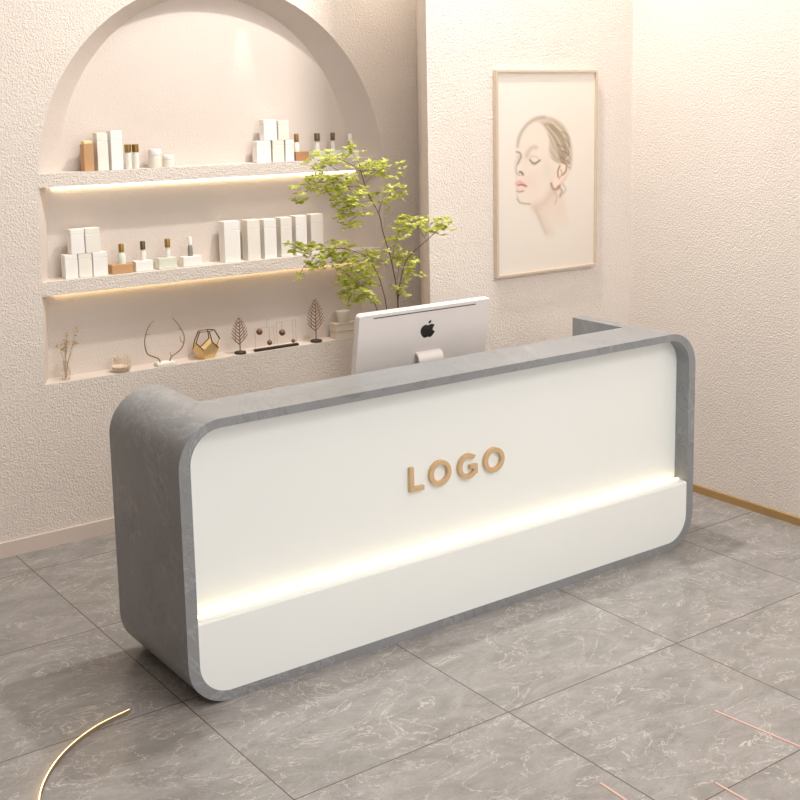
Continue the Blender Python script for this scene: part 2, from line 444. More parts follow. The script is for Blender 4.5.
monpart('apple_emblem', bm, M['black'])
# stand: curved neck leaving the back of the shell, and a flat foot
bm = B()
path = [(-.078, .2555), (-.1, .262), (-.124, .258), (-.137, .235), (-.139, .19), (-.132, .12), (-.112, .05), (-.094, .012), (-.08, .003)]
path = [(y+.03, z) for y, z in path]
pp = spline([Vector((0, y, z)) for y, z in path], 4)
prev = None; loops = []
for i, p in enumerate(pp):
    d = (pp[min(i+1, len(pp)-1)]-pp[max(i-1, 0)]).normalized(); nrm = Vector((0, -d.z, d.y))
    wv = .063-.003*(i/len(pp)); ox = .020
    q0, q1 = p+nrm*.004, p-nrm*.004
    loops.append([bm.verts.new((ox-wv, q0.y, q0.z)), bm.verts.new((ox+wv, q0.y, q0.z)), bm.verts.new((ox+wv, q1.y, q1.z)), bm.verts.new((ox-wv, q1.y, q1.z))])
for A, Bq in zip(loops, loops[1:]):
    for k in range(4): bm.faces.new((A[k], A[(k+1) % 4], Bq[(k+1) % 4], Bq[k]))
bm.faces.new(loops[0]); bm.faces.new(loops[-1][::-1])
obj('stand_neck', bm, M['alu'], mon, True)
bm = B(); box(bm, -.074, .106, -.07, .09, 0, .006, .002); obj('stand_foot', bm, M['alu'], mon)

# ------------------------------------------------------------------ branches in a tall vase behind the desk
def PP(x, y, dv=0.):      # drawing coordinates of the branch study -> metres at v=.72
    return Vector((-.1443094782+2.703079e-3*x-3.2105793e-4*y+5.578679e-7*x*y+3.09281e-6*x*x, .72+dv,
                   2.358942981+3.705099e-4*x-3.295828e-3*y-2.616694e-6*x*y-2.258422e-7*x*x))
VX, VY = 1.385, .735
vase = thing('branch_vase', 'tall white vase standing on the floor behind the reception desk', 'vase', (VX, VY, 0))
bm = B(); lathe(bm, [(0, 0), (.075, 0), (.082, .01), (.1, .18), (.098, .34), (.07, .52), (.045, .62), (.042, .68), (.05, .70), (.045, .70), (.037, .68), (.04, .62), (.065, .52), (.09, .34), (.09, .18), (.07, .02), (0, .02)], 32)
obj('vase_body', bm, M['vase'], vase, True)
plant = thing('leafy_branches', 'airy branches with bright yellow-green leaves rising behind the white computer', 'plant', (VX, VY, 0))
L0 = Vector((VX, VY, 0))
stems_px = [
    ([(398, 309, 0), (396, 285, .0), (390, 255, 0), (383, 232, 0), (379, 214, 0), (372, 196, .02), (366, 180, .02), (362, 165, .02)], .0042),
    ([(399, 309, .01), (402, 280, .01), (408, 258, .0), (424, 238, -.03), (436, 226, -.04)], .0036),
    ([(384, 311, -.02), (379, 290, -.03), (373, 272, -.03), (360, 256, -.05), (340, 248, -.06), (312, 246, -.07)], .003),
    ([(381, 312, .03), (371, 298, .03), (360, 284, .03), (345, 268, .04)], .0028),
]
bm = B()
for pl, rr in stems_px:
    pts = [PP(x, y, d)-L0 for x, y, d in pl]
    top = pts[0]
    pts = [Vector((random.uniform(-.02, .02), random.uniform(-.02, .02), .06)), Vector((top.x*.25, .0, .66)), Vector((top.x*.8, top.y*.7, .9))]+pts
    sp = spline(pts, 5); n_ = len(sp)
    tube(bm, sp, [rr*(1-.6*i/n_) for i in range(n_)], 6)
stem_o = obj('stems', bm, M['bark'], plant, True)
clusters = [  # x, y, rx, ry, leaves, spread in depth, branch anchor
    (380, 168, 21, 9, 85, .07, (366, 182)), (350, 152, 8, 6, 14, .05, (366, 178)), (352, 143, 6, 4, 7, .04, (350, 156)), (335, 158, 17, 8, 46, .06, (362, 172)), (316, 160, 12, 9, 30, .05, (340, 172)),
    (343, 186, 20, 13, 150, .08, (368, 188)), (318, 182, 12, 9, 60, .06, (345, 185)), (300, 194, 7, 12, 24, .04, (322, 186)),
    (352, 206, 13, 10, 75, .07, (371, 200)), (351, 222, 9, 8, 30, .05, (366, 212)), (339, 210, 7, 8, 18, .04, (355, 205)), (388, 192, 13, 8, 42, .06, (378, 212)), (398, 187, 6, 4, 10, .04, (388, 196)), (384, 203, 7, 6, 14, .05, (379, 214)),
    (432, 222, 15, 9, 75, .07, (424, 238)), (412, 222, 12, 7, 45, .06, (424, 236)), (399, 226, 9, 6, 22, .05, (412, 228)), (443, 229, 6, 6, 18, .05, (436, 228)), (396, 239, 7, 7, 20, .05, (392, 262)),
    (402, 258, 12, 9, 52, .07, (397, 280)), (408, 272, 8, 9, 26, .06, (401, 284)), (400, 290, 9, 5, 18, .05, (398, 298)),
    (376, 258, 12, 11, 50, .07, (372, 272)), (337, 247, 14, 10, 62, .07, (352, 253)), (316, 250, 16, 8, 52, .07, (340, 248)), (300, 248, 7, 7, 24, .05, (316, 247)), (318, 263, 13, 5, 30, .05, (332, 256)), (299, 278, 5, 4, 7, .03, (308, 262)),
    (350, 262, 16, 9, 75, .08, (360, 262)), (358, 279, 17, 11, 105, .08, (360, 284)), (354, 295, 13, 7, 46, .07, (362, 290)), (369, 299, 8, 6, 20, .05, (371, 296)), (344, 303, 5, 5, 8, .04, (352, 294)), (340, 282, 7, 6, 16, .05, (350, 276)),
]
bm = B(); bt = B()
for cx_, cy_, rx, ry, num, dep, anc in clusters:
    a0 = PP(*anc)-L0; c0 = PP(cx_, cy_, random.uniform(-.03, .03))-L0
    tube(bt, spline([a0, (a0+c0)/2+Vector((0, 0, .006)), c0], 3), .0012, 4)
    whorls = max(3, int(num/2.1))
    for w_ in range(whorls):
        while True:
            px_, py_ = random.uniform(-1, 1), random.uniform(-1, 1)
            if px_*px_+py_*py_ < 1: break
        base = PP(cx_+px_*rx, cy_+py_*ry, random.gauss(0, dep*.55))-L0
        base.y = max(min(base.y, .2), -.25+.115)
        if w_ % 2 == 0: tube(bt, [c0*.5+base*.5, base], .0007, 3)
        for q in range(5):
            ang = random.uniform(0, 2*PI)
            dirv = Vector((math.cos(ang), math.sin(ang)*.9, random.uniform(-.75, .35))).normalized()
            side = dirv.cross(Vector((random.uniform(-.4, .4), random.uniform(-.9, .4), 1))).normalized()
            ln = random.uniform(.017, .034); wd = ln*random.uniform(.2, .3)
            nrm = dirv.cross(side)
            p0 = base; p1 = base+dirv*ln*.35+side*wd-nrm*ln*.03; p2 = base+dirv*ln*.7+side*wd*.75-nrm*ln*.07
            p3 = base+dirv*ln-nrm*ln*.16; p4 = base+dirv*ln*.7-side*wd*.75-nrm*ln*.07; p5 = base+dirv*ln*.35-side*wd-nrm*ln*.03
            pm = base+dirv*ln*.4+nrm*ln*.05; pn = base+dirv*ln*.72+nrm*ln*.0
            V_ = [bm.verts.new(p) for p in (p0, p1, p2, p3, p4, p5, pm, pn)]
            for f in ((0, 1, 6), (1, 2, 7, 6), (2, 3, 7), (3, 4, 7), (4, 5, 6, 7), (5, 0, 6)): bm.faces.new([V_[i] for i in f])
me = bpy.data.meshes.new('foliage'); bm.to_mesh(me); bm.free(); me.materials.append(M['leaf'])
fo = bpy.data.objects.new('foliage', me); COL.objects.link(fo); fo.parent = plant; fo['kind'] = 'stuff'
tag(obj('twigs', bt, M['bark'], plant), kind='stuff')

# ------------------------------------------------------------------ framed portrait print
FX0, FX1, FZ0, FZ1 = 2.135, 2.806, 1.162, 2.163
pic = thing('framed_portrait', 'slim framed print of a pale braided-hair woman in profile on the wall', 'framed picture', ((FX0+FX1)/2, VP, FZ0))
hwf, hf = (FX1-FX0)/2, FZ1-FZ0
bm = B(); ring_prism(bm, [(-hwf, 0), (hwf, 0), (hwf, hf), (-hwf, hf)], [(-hwf+.013, .013), (hwf-.013, .013), (hwf-.013, hf-.013), (-hwf+.013, hf-.013)], 'y', -.028, -.001)
o = obj('frame', bm, M['frame'], pic); bv = o.modifiers.new('bevel', 'BEVEL'); bv.width = .0015; bv.segments = 2

def smooth(e0, e1, x):
    t = max(0, min(1, (x-e0)/(e1-e0))); return t*t*(3-2*t)
def seg_d(px, py, pts):
    best = 1e9
    for (ax, ay), (bx, by) in zip(pts, pts[1:]):
        dx, dy = bx-ax, by-ay; t = max(0, min(1, ((px-ax)*dx+(py-ay)*dy)/(dx*dx+dy*dy+1e-9)))
        d = math.hypot(px-ax-dx*t, py-ay-dy*t); best = min(best, d)
    return best
def inside(px, py, poly):
    c = False; j = len(poly)-1
    for i in range(len(poly)):
        xi, yi = poly[i]; xj, yj = poly[j]
        if (yi > py) != (yj > py) and px < (xj-xi)*(py-yi)/(yj-yi)+xi: c = not c
        j = i
    return c
def cv(*p): return sp2(list(p), 4)
def soft(px, py, poly, w):
    d = seg_d(px, py, poly+[poly[0]])
    return .5+.5*smooth(0, w, d) if inside(px, py, poly) else .5-.5*smooth(0, w, d)
def sp2(pts, n=5): return [(v.x, v.y) for v in spline([Vector((x, y, 0)) for x, y in pts], n)]
HEAD = sp2([(514, 139), (517, 131), (523, 122), (531, 116.5), (541, 115.5), (551, 118), (559, 124), (564.5, 133), (567.5, 145), (568, 158), (566, 170), (562, 178), (556, 184), (552, 192), (549, 200)], 4) + \
       sp2([(541, 206), (533, 205), (526, 203), (519, 202.5), (514.5, 200.5), (513.5, 196), (514.5, 192), (512.6, 188), (512.8, 183), (514, 178), (511.8, 172), (511.9, 168), (513.6, 160), (513, 152), (513.6, 144), (514, 139)], 4)
NECK = sp2([(527, 203), (531, 208), (535, 217), (539, 226), (543, 234), (550, 238)], 4)+sp2([(566, 226), (563, 210), (560, 196), (557, 184)], 3)
HAIR = sp2([(514, 139), (517, 131), (523, 122), (531, 116), (541, 115), (551, 117.5), (559.5, 123.5), (565, 133), (568, 145), (568.5, 158), (566.5, 168), (563, 163), (556, 162), (551, 160), (547, 156), (545, 148), (545, 138), (541, 128), (535, 122.5), (528, 122), (522, 127), (518, 134), (515, 143)], 4)
STRANDS = [sp2(s, 4) for s in ([(540, 124), (550, 133), (557, 146), (560, 157)], [(546, 124), (556, 133), (562, 147)], [(544, 133), (550, 145), (556, 155)], [(550, 120), (561, 130), (566, 144)], [(545, 148), (551, 155), (558, 160)],
            [(556, 128), (563, 139), (560, 145)], [(561, 134), (566, 141), (561, 149), (567, 156), (563, 163)], [(547, 156), (552, 159), (557, 163)])]
LIGHTS = [sp2(s, 4) for s in ([(543, 125), (552, 135), (559, 148)], [(548, 121), (559, 132), (564, 144)], [(563, 146), (567, 152), (562, 158), (566, 164)])]
EAR = sp2([(553, 168), (555, 163.5), (560, 161.5), (563.5, 165), (562.5, 172), (558, 178), (554, 184), (550, 186), (549, 181), (551, 174)], 4)
rp = random.Random(5)
for q in range(16):      # loose strands and braid
    f = q/15
    STRANDS.append(cv((536+14*f, 121+2*f), (545+16*f, 130+6*f), (552+13*f, 142+8*f), (556+8*f, 158+4*f)))
BRAID = [cv((553+8*rp.random(), y), (560+5*rp.random(), y+3), (566, y+5+3*rp.random())) for y in (130, 137, 143, 149, 155, 160)]
G = []                   # (colour, strength, stroke, width)
for k_, (c_, a_, st_, w_) in enumerate([
    ((206, 182, 164), .55, cv((531, 206), (541, 201), (548, 190)), 4.5), ((188, 166, 146), .50, cv((532, 209), (537, 221), (542, 232)), 1.8),
    ((214, 194, 178), .45, cv((534, 210), (541, 222), (546, 232)), 4.5),
    ((150, 140, 124), .45, cv((514, 146), (515, 140), (518, 132), (524, 124), (532, 118.5), (540, 116.5)), 1.6),
    ((120, 96, 78), .75, cv((556, 164), (554, 169), (554, 175)), .8), ((130, 106, 88), .75, cv((559, 160.5), (562.5, 163), (562, 169), (559, 173)), .9),
    ((150, 120, 100), .5, cv((557, 168), (558, 172), (555, 177)), .8),
    ((140, 112, 94), .75, cv((547, 182), (549, 187), (553, 187.5), (556, 184)), 1.1), ((150, 128, 108), .6, cv((554, 185), (558, 189), (556, 195)), 1.1),
    ((170, 150, 130), .45, cv((559, 182), (562, 188), (559, 192)), 1.), ((180, 160, 142), .4, cv((550, 189), (553, 196), (551, 202)), 1.),
    ((196, 180, 164), .75, cv((523, 155), (525.5, 149.5), (529, 146.5), (532, 146.5)), 2.2),
    ((112, 100, 86), .85, cv((526, 159), (528, 161.3), (531, 162.2), (533.5, 161), (535.8, 159)), .85), ((150, 136, 120), .6, cv((528, 163), (530, 163.4), (532, 163)), .8),
    ((196, 182, 168), .6, cv((526.5, 156.5), (530, 155), (534, 157)), 1.),
    ((116, 104, 92), .7, cv((513.3, 151.5), (516.3, 152.6), (517.4, 156), (516, 159.5), (514, 163.5)), .9), ((190, 178, 166), .5, cv((515, 156), (515, 160)), 2.),
    ((102, 88, 74), .9, cv((516.2, 171.3), (517.8, 171.6), (519.2, 173.8)), 1.), ((160, 146, 130), .65, cv((513, 165), (512.6, 169), (513.6, 173), (516, 174.5)), .8),
    ((226, 150, 140), .85, cv((513, 183), (515.8, 181), (518.5, 182.6), (521, 184.5)), 1.5), ((130, 74, 68), .85, cv((514, 184.6), (517, 183.9), (519.5, 184.2), (522.5, 185.4)), .75),
    ((236, 196, 186), .7, cv((514, 187.4), (517, 187.8), (520, 186.8)), 1.2), ((140, 124, 112), .7, cv((513.4, 190.2), (516, 191), (519.5, 190)), .9),
    ((150, 134, 118), .6, cv((513.8, 198), (516, 201.4), (520, 202.6), (526, 202.9)), .9), ((206, 192, 180), .5, cv((512.4, 160), (511.8, 170), (513.4, 180), (513.8, 196)), 1.2)]):
    G.append((c_, a_, st_, w_, min(x for x, y in st_)-3*w_, max(x for x, y in st_)+3*w_, min(y for x, y in st_)-3*w_, max(y for x, y in st_)+3*w_))
def paint(px, py, s, t):
    c = [229-6*t+1.5*s, 222-8*t, 212-8*t-2*s]
    def mixc(c2, a):
        for k in range(3): c[k] = c[k]*(1-a)+c2[k]*a
    nk = soft(px, py, NECK, 3.); fade = 1-smooth(203, 236, py)
    mixc((222, 203, 188), nk*.8*fade)
    h = soft(px, py, HEAD, 1.2)
    mixc((228, 213, 200), h*.9)
    mixc((212, 184, 164), h*.6*smooth(543, 556, px)*smooth(163, 182, py))
    mixc((222, 196, 182), math.exp(-(((px-525)/9)**2+((py-180)/9)**2))*.55*h)
    mixc((214, 202, 188), math.exp(-(((px-543)/6)**2+((py-168)/12)**2))*.5*h)
    mixc((212, 198, 184), math.exp(-(((px-522)/4)**2+((py-158)/9)**2))*.4*h)
    hr = soft(px, py, HAIR, 1.6)
    mixc((190, 174, 154), hr*(.35+.5*smooth(530, 550, px)))
    if hr > .05:
        for st in STRANDS: mixc((140, 122, 100), hr*.40*smooth(534, 548, px)*math.exp(-(seg_d(px, py, st)/.55)**2))
        for st in LIGHTS: mixc((226, 214, 196), hr*.6*math.exp(-(seg_d(px, py, st)/.8)**2))
        for st in BRAID: mixc((122, 104, 84), hr*.55*math.exp(-(seg_d(px, py, st)/.7)**2))
    mixc((236, 214, 196), soft(px, py, EAR, 1.)*.85)
    for c2, a, st, w_, xa, xb, ya_, yb_ in G:
        if xa < px < xb and ya_ < py < yb_: mixc(c2, a*math.exp(-(seg_d(px, py, st)/w_)**2))
    return c
NXP, NZP = 180, 270
bm = B(); lay = bm.loops.layers.float_color.new('print')
gw, gh = hwf-.012, hf-.024
grid = [[bm.verts.new((-gw+2*gw*i/NXP, -.018, .012+gh*j/NZP)) for i in range(NXP+1)] for j in range(NZP+1)]
cols = {}
for j in range(NZP+1):
    for i in range(NXP+1):
        s = (hwf-gw+2*gw*i/NXP)/(2*hwf); t = 1-(.012+gh*j/NZP)/hf
        px_ = 493+100.5*s; yt = 73-6*s; yb = 278-12.5*s; py_ = yt+(yb-yt)*t
        if 505 < px_ < 578 and 108 < py_ < 245: c = paint(px_, py_, s, t)
        else: c = [229-6*t+1.5*s, 222-8*t, 212-8*t-2*s]
        cols[grid[j][i]] = lin(c)
for j in range(NZP):
    for i in range(NXP):
        f = bm.faces.new((grid[j][i], grid[j][i+1], grid[j+1][i+1], grid[j+1][i]))
        for l in f.loops: l[lay] = cols[l.vert]
mp_ = bpy.data.materials.new('portrait_print'); mp_.use_nodes = True
at = mp_.node_tree.nodes.new('ShaderNodeVertexColor'); at.layer_name = 'print'
mp_.node_tree.links.new(at.outputs['Color'], mp_.node_tree.nodes['Principled BSDF'].inputs['Base Color'])
mp_.node_tree.nodes['Principled BSDF'].inputs['Roughness'].default_value = .6
tag(obj('print', bm, mp_, pic), 'pale portrait print of a woman with closed eyes, facing left')
bm = B(); box(bm, -gw, gw, -.0175, -.002, .012, .012+gh); obj('backing_board', bm, M['cream'], pic)

# ------------------------------------------------------------------ goods on the shelves
VI = VW+.052
ZU, ZM, ZB = 1.7245, 1.2365, .7655
def pack_box(name, label, u, w, z, h, m, d=.05, cat='box', group=None, rz=0., v=None):
    """carton with bevelled edges and a lift-off lid line"""
    bm = B(); e = .0012
    lid = h*.22
    box(bm, -w/2, w/2, -d/2, d/2, 0, h-lid-.0012, .0015, 1)
    box(bm, -w/2+.0015, w/2-.0015, -d/2+.0015, d/2-.0015, h-lid-.003, h-lid+.002)
    box(bm, -w/2, w/2, -d/2, d/2, h-lid, h, .0015, 1)
    o = obj(name, bm, m, loc=(u, v or VI, z)); o.rotation_euler = (0, 0, rz)
    return tag(o, label, cat, group)

# upper shelf, left cluster
t = thing('perfume_tube', 'tall tan-brown tube with a gold cap, leftmost on the upper shelf', 'cosmetic tube', (.486, VI, ZU))
bm = B(); box(bm, -.023, .023, -.023, .023, 0, .122, .002); obj('tube_body', bm, M['brown'], t)
bm = B(); box(bm, -.020, .020, -.020, .020, .1225, .138, .003); obj('tube_cap', bm, mat('pale_gold_cap', (236, 214, 164), .4, .3, noise=(20, .05)), t)
pack_box('cosmetic_carton', 'tall white carton just right of the tan-brown tube on upper shelf', .553, .052, ZU, .172, M['cream'], .05)
pack_box('cosmetic_carton', 'tallest white carton between the slim carton and the brass-capped bottles', .621, .056, ZU, .180, M['white'], .05)
def capped_bottle(u, label):
    t = thing('serum_bottle', label, 'bottle', (u, VI, ZU))
    bm = B(); lathe(bm, [(0, 0), (.0145, 0), (.0155, .002), (.0155, .074), (.012, .078), (0, .078)], 20); obj('bottle_body', bm, M['pearl'], t, True)
    bm = B(); lathe(bm, [(0, .0782), (.0158, .0782), (.0160, .08), (.0160, .113), (.0145, .1145), (0, .1145)], 20); obj('bottle_cap', bm, M['brass'], t, True)
capped_bottle(.685, 'left of the two slim white bottles with brass caps, upper shelf')
capped_bottle(.722, 'right of the two slim white bottles with brass caps, upper shelf')
def jar(name, label, u, r, h, z, m=None, lidf=.35):
    t = thing(name, label, 'jar', (u, VI, z)); m = m or M['cream']
    k = h*(1-lidf)
    bm = B(); lathe(bm, [(0, 0), (r*.94, 0), (r, .003), (r, k-.002), (r*.9, k), (0, k)], 28); obj('jar_body', bm, m, t, True)
    bm = B(); lathe(bm, [(0, k+.0004), (r*.98, k+.0004), (r, k+.002), (r, h-.003), (r*.95, h), (0, h)], 28); obj('jar_lid', bm, M['white'], t, True)
jar('cream_jar', 'tall pale cylindrical jar right of the brass-capped bottles', .818, .030, .088, ZU)
jar('cream_jar', 'small squat white jar at the right end of the left upper group', .886, .026, .058, ZU)
# upper shelf, stacked cartons
g = None
pack_box('cosmetic_carton', 'bottom left carton of the stacked white cartons on the upper shelf', 1.394, .080, ZU, .108, M['white'])
pack_box('cosmetic_carton', 'bottom middle carton of the stacked white cartons on the upper shelf', 1.477, .066, ZU, .108, M['cream'])
pack_box('cosmetic_carton', 'bottom right carton of the stacked white cartons, beside the amber bottle', 1.543, .050, ZU, .108, M['white'])
pack_box('cosmetic_carton', 'top left carton resting on the white carton stack, upper shelf', 1.435, .074, ZU+.1085, .104, M['white'])
pack_box('cosmetic_carton', 'top right carton resting on the white carton stack, upper shelf', 1.511, .062, ZU+.1085, .100, M['cream'])

def dropper(label, u, z, bw, mbase, mneck, mcap, bh=.045, nh=.052, ch=.04, nr=.0145, cr=.012, capoff=0., top=None):
    t = thing('dropper_bottle', label, 'bottle', (u, VI, z))
    bm = B(); box(bm, -bw/2, bw/2, -.025, .025, 0, bh, .003); obj('bottle_base', bm, mbase, t)
    bm = B(); lathe(bm, [(0, bh+.0002), (nr, bh+.0002), (nr, bh+nh*.72), (nr*.8, bh+nh*.86), (nr*.7, bh+nh), (0, bh+nh)], 20, capoff); obj('bottle_neck', bm, mneck, t, True)
    bm = B(); q = bh+nh+.0003; lathe(bm, [(0, q), (cr, q), (cr, q+ch-.004), (cr*.8, q+ch), (0, q+ch)], 20, capoff)
    obj('bottle_cap', bm, mcap, t, True)
    if top:
        bm = B(); q2 = q+ch+.0003; lathe(bm, [(0, q2), (cr*.85, q2), (cr*.85, q2+.036), (cr*.6, q2+.04), (0, q2+.04)], 20, capoff); obj('pipette_bulb', bm, top, t, True)
dropper('dropper bottle with amber brown base beside the white carton stack, upper shelf', 1.616, ZU, .076, M['amber'], M['pearl'], M['ochre_cap'], .046, .050, .041, capoff=-.018)
dropper('pale dropper bottle with dark bronze cap second from left, upper shelf', 1.722, ZU, .072, M['mint'], M['pearl'], M['dark_cap'], .046, .050, .041, .014, .015)
dropper('pale dropper bottle with bronze cap directly behind the leaf tips, upper shelf', 1.818, ZU, .070, M['mint'], M['pearl'], M['dark_cap'], .046, .050, .041, .012, .012)
dropper('white dropper bottle with grey collar and white bulb, right end of upper shelf', 1.924, ZU, .082, M['white'], M['grey_cap'], M['white'], .042, .046, .040, .0125, .0105)
# middle shelf
zt = ZM+.1115
pack_box('cosmetic_carton', 'bottom left white carton in the five-carton pyramid on the lower shelf', .372, .060, ZM, .111, M['white'])
pack_box('cosmetic_carton', 'bottom middle white carton in the five-carton pyramid on lower shelf', .439, .064, ZM, .111, M['cream'], .046)
pack_box('cosmetic_carton', 'bottom right white carton in the pyramid, beside the tan dropper bottle', .509, .070, ZM, .111, M['white'], .054)
pack_box('cosmetic_carton', 'top left white carton of the pyramid on the lower shelf', .408, .064, zt, .114, M['white'])
pack_box('cosmetic_carton', 'top right white carton of the pyramid on the lower shelf', .480, .070, zt, .115, M['cream'])
dropper('dropper bottle on a tan-brown rectangular base, lower shelf', .617, ZM, .106, M['brown'], M['mint'], M['brass'], .044, .054, .040, .019, .0125, .008)
dropper('white dropper bottle with dark bronze cap, right of the tan-based one', .727, ZM, .088, M['white'], M['pearl'], M['dark_cap'], .050, .052, .040, .0145, .0125, .006)
dropper('pale green dropper bottle with brass cap, third along the lower shelf', .848, ZM, .094, M['mint'], M['pearl'], M['brass'], .054, .048, .041, .0125, .0135, .012)
dropper('white dropper bottle with grey collar and white bulb, lower shelf', .978, ZM, .100, M['white'], M['grey_cap'], M['white'], .049, .054, .040, .0125, .0105)
tall = [(1.196, .088, .205, 'first tall white carton in the row of six, left end near the dropper bottles'),
        (1.317, .072, .203, 'second tall white carton in the row of six, lower shelf'),
        (1.412, .070, .200, 'third tall white carton in the row of six, lower shelf'),
        (1.506, .066, .202, 'fourth tall white carton in the row of six, lower shelf'),
        (1.595, .066, .205, 'fifth tall white carton in the row, its foot behind the leaves'),
        (1.690, .074, .207, 'last tall white carton in the row, mostly behind the leaves')]
for i, (u, w, h, lb) in enumerate(tall):
    pack_box('tall_carton', lb, u, w, ZM, h, M['cream'] if i % 2 else M['white'], .06, v=VI+.003)

# ------------------------------------------------------------------ ornaments on the niche ledge
# dried flowers in a clear vase
t = thing('dried_flower_vase', 'faint dried flowers in a clear vase, far left of the niche ledge', 'vase with dried flowers', (.318, VI-.01, ZB))
bm = B(); lathe(bm, [(0, 0), (.018, 0), (.02, .002), (.022, .04), (.013, .075), (.011, .09), (.010, .09), (.012, .075), (.020, .04), (.018, .004), (0, .004)], 20); obj('glass_vase', bm, M['glass'], t, True)
rs = random.Random(3)
bs = B(); bf = B()
for q in range(13):
    tx, tz = rs.uniform(-.035, .085), rs.uniform(.12, .245)
    tx = tx*.6+(-.02 if q < 7 else .03); ty = rs.uniform(-.025, .02)
    if q < 7: tz = rs.uniform(.12, .19)
    tube(bs, spline([(rs.uniform(-.005, .005), 0, .008), (tx*.3, ty*.3, .09), (tx, ty, tz)], 4), .0008, 4)
    for w_ in range(5):
        c = Vector((tx+rs.uniform(-.012, .012), ty+rs.uniform(-.008, .008), tz+rs.uniform(-.012, .012))); rr = rs.uniform(.003, .0055)
        mtx = Matrix.Translation(c) @ Matrix.Diagonal((1, .8, rs.uniform(.5, 1), 1))
        bmesh.ops.create_icosphere(bf, subdivisions=1, radius=rr, matrix=mtx)
obj('dried_stems', bs, M['stem_dry'], t); obj('blossoms', bf, M['dried'], t)
# glass candle jar
t = thing('glass_candle_jar', 'small pale glass candle jar on the ledge between flowers and antlers', 'candle jar', (.588, VI-.012, ZB))
bm = B(); lathe(bm, [(0, 0), (.034, 0), (.042, .006), (.047, .03), (.045, .06), (.038, .074), (.036, .074), (.043, .06), (.045, .03), (.040, .008), (0, .006)], 28); obj('glass_bowl', bm, M['glass'], t, True)
bm = B(); lathe(bm, [(0, .0065), (.039, .0085), (.0440, .026), (0, .027)], 28); obj('wax', bm, mat('peach_wax', (236, 220, 204), .6, noise=(20, .03)), t, True)

# antlers
t = thing('antler_ornament', 'pair of curved brass antlers on a white block, niche ledge', 'antler ornament', (.806, VI-.02, ZB))
bm = B(); box(bm, -.046, .05, -.022, .03, 0, .017, .004); obj('antler_base', bm, M['white'], t)
def AN(x, y):       # drawing coordinates -> metres from the base centre
    X_, Y_ = 130+x/13.33, 310+y/13.33
    return ((X_-162.5)*.0052, 0, .00485*((366.5-Y_)+.166*(162.5-X_)) - .002)
def antler(main, prongs, rs_):
    bm = B(); sp = spline([AN(*p) for p in main], 5); n_ = len(sp)
    tube(bm, sp, [.0046-.0024*i/n_ for i in range(n_)], 8)
    for pr in prongs: 
        s_ = spline([AN(*p) for p in pr], 4); tube(bm, s_, [.0026-.0016*i/len(s_) for i in range(len(s_))], 6)
    obj('antler', bm, M['antler'], t, True)
antler([(358, 735), (372, 705), (350, 660), (290, 635), (215, 600), (190, 530), (183, 440), (200, 350), (222, 280), (270, 190), (325, 150)], [[(200, 350), (225, 335), (262, 338)], [(222, 280), (240, 250), (268, 215)]], 0)
antler([(497, 715), (503, 690), (530, 630), (600, 580), (670, 510), (705, 430), (712, 340), (690, 280), (650, 200), (610, 145), (565, 98)], [[(700, 440), (665, 410), (655, 345)], [(705, 300), (670, 255), (635, 245)], [(530, 630), (515, 600), (512, 560)]], 0)

# gold faceted lantern (dodecahedral): solid lower half, open edges above
t = thing('geometric_terrarium', 'gold faceted geometric candle holder with open top, niche ledge', 'candle holder', (1.040, VI-.004, ZB), math.radians(10))
ph = (1+5**.5)/2
def ring(r, z, off, n=5): return [Vector((r*math.cos(2*PI*k/n+off), r*math.sin(2*PI*k/n+off)*.62, z)) for k in range(n)]
a0 = PI/2
R1, R2 = .047, .076
r0 = ring(R1, 0.0, a0); r1 = ring(R2, .050, a0); r2 = ring(R2, .088, a0+PI/5); r3 = ring(R1, .138, a0+PI/5)
bm = B()
v0 = [bm.verts.new(p) for p in r0]; v1 = [bm.verts.new(p) for p in r1]; v2 = [bm.verts.new(p) for p in r2]
bm.faces.new(v0)
for k in range(5): bm.faces.new((v0[k], v1[k], v2[k], v1[(k+1) % 5], v0[(k+1) % 5]))
o = obj('gold_bowl', bm, M['gold'], t); so = o.modifiers.new('thickness', 'SOLIDIFY'); so.thickness = .0022; so.offset = 0
for k in range(5):
    bm = B(); tube(bm, [r2[k], r3[k]], .0030, 6); tube(bm, [r3[k], r3[(k+1) % 5]], .0022, 6); tube(bm, [r2[k], r1[(k+1) % 5]], .0026, 6)
    obj('frame_edge', bm, M['gold_edge'], t)

# metal leaf sculptures
def leaf_tree(label, u, h, w, m, base_r, zoff=0., rows=9):
    t = thing('metal_leaf_sculpture', label, 'sculpture', (u, VI-.02, ZB))
    bm = B(); lathe(bm, [(0, 0), (base_r, 0), (base_r, .008), (base_r*.9, .011), (0, .011)], 24); obj('base', bm, M['dark_base'], t, True)
    bm = B()
    tube(bm, [(0, 0, .010), (0, 0, h*.3), (.002, 0, h*.7), (0, 0, h)], [.0032, .0030, .0024, .0015], 6)
    z_lo, z_hi = h*.25, h
    def half(z):
        f = max(0, min(1, (z-z_lo)/(z_hi-z_lo))); return w/2*(math.sin(PI*f**.72)**.7 if 0 < f < 1 else 0)
    for q in range(rows):
        za = z_lo+(z_hi*.93-z_lo)*q/(rows-1)
        for s_ in (-1, 1):
            z0_ = za+(.004 if s_ > 0 else 0); xx = 0.0
            for _ in range(60):
                xx += .001
                if xx > half(z0_+xx*1.0)+.002: break
            tip = (s_*xx, 0, z0_+xx*1.0)
            tube(bm, [(0, 0, z0_), (s_*xx*.5, 0, z0_+xx*.42), tip], [.0030, .0028, .0020], 5)
            if xx > .02:
                mid = (s_*xx*.5, 0, z0_+xx*.42); tube(bm, [mid, (s_*xx*.56, 0, mid[2]+w*.17)], .0014, 4)
    obj('leaf_skeleton', bm, m, t)
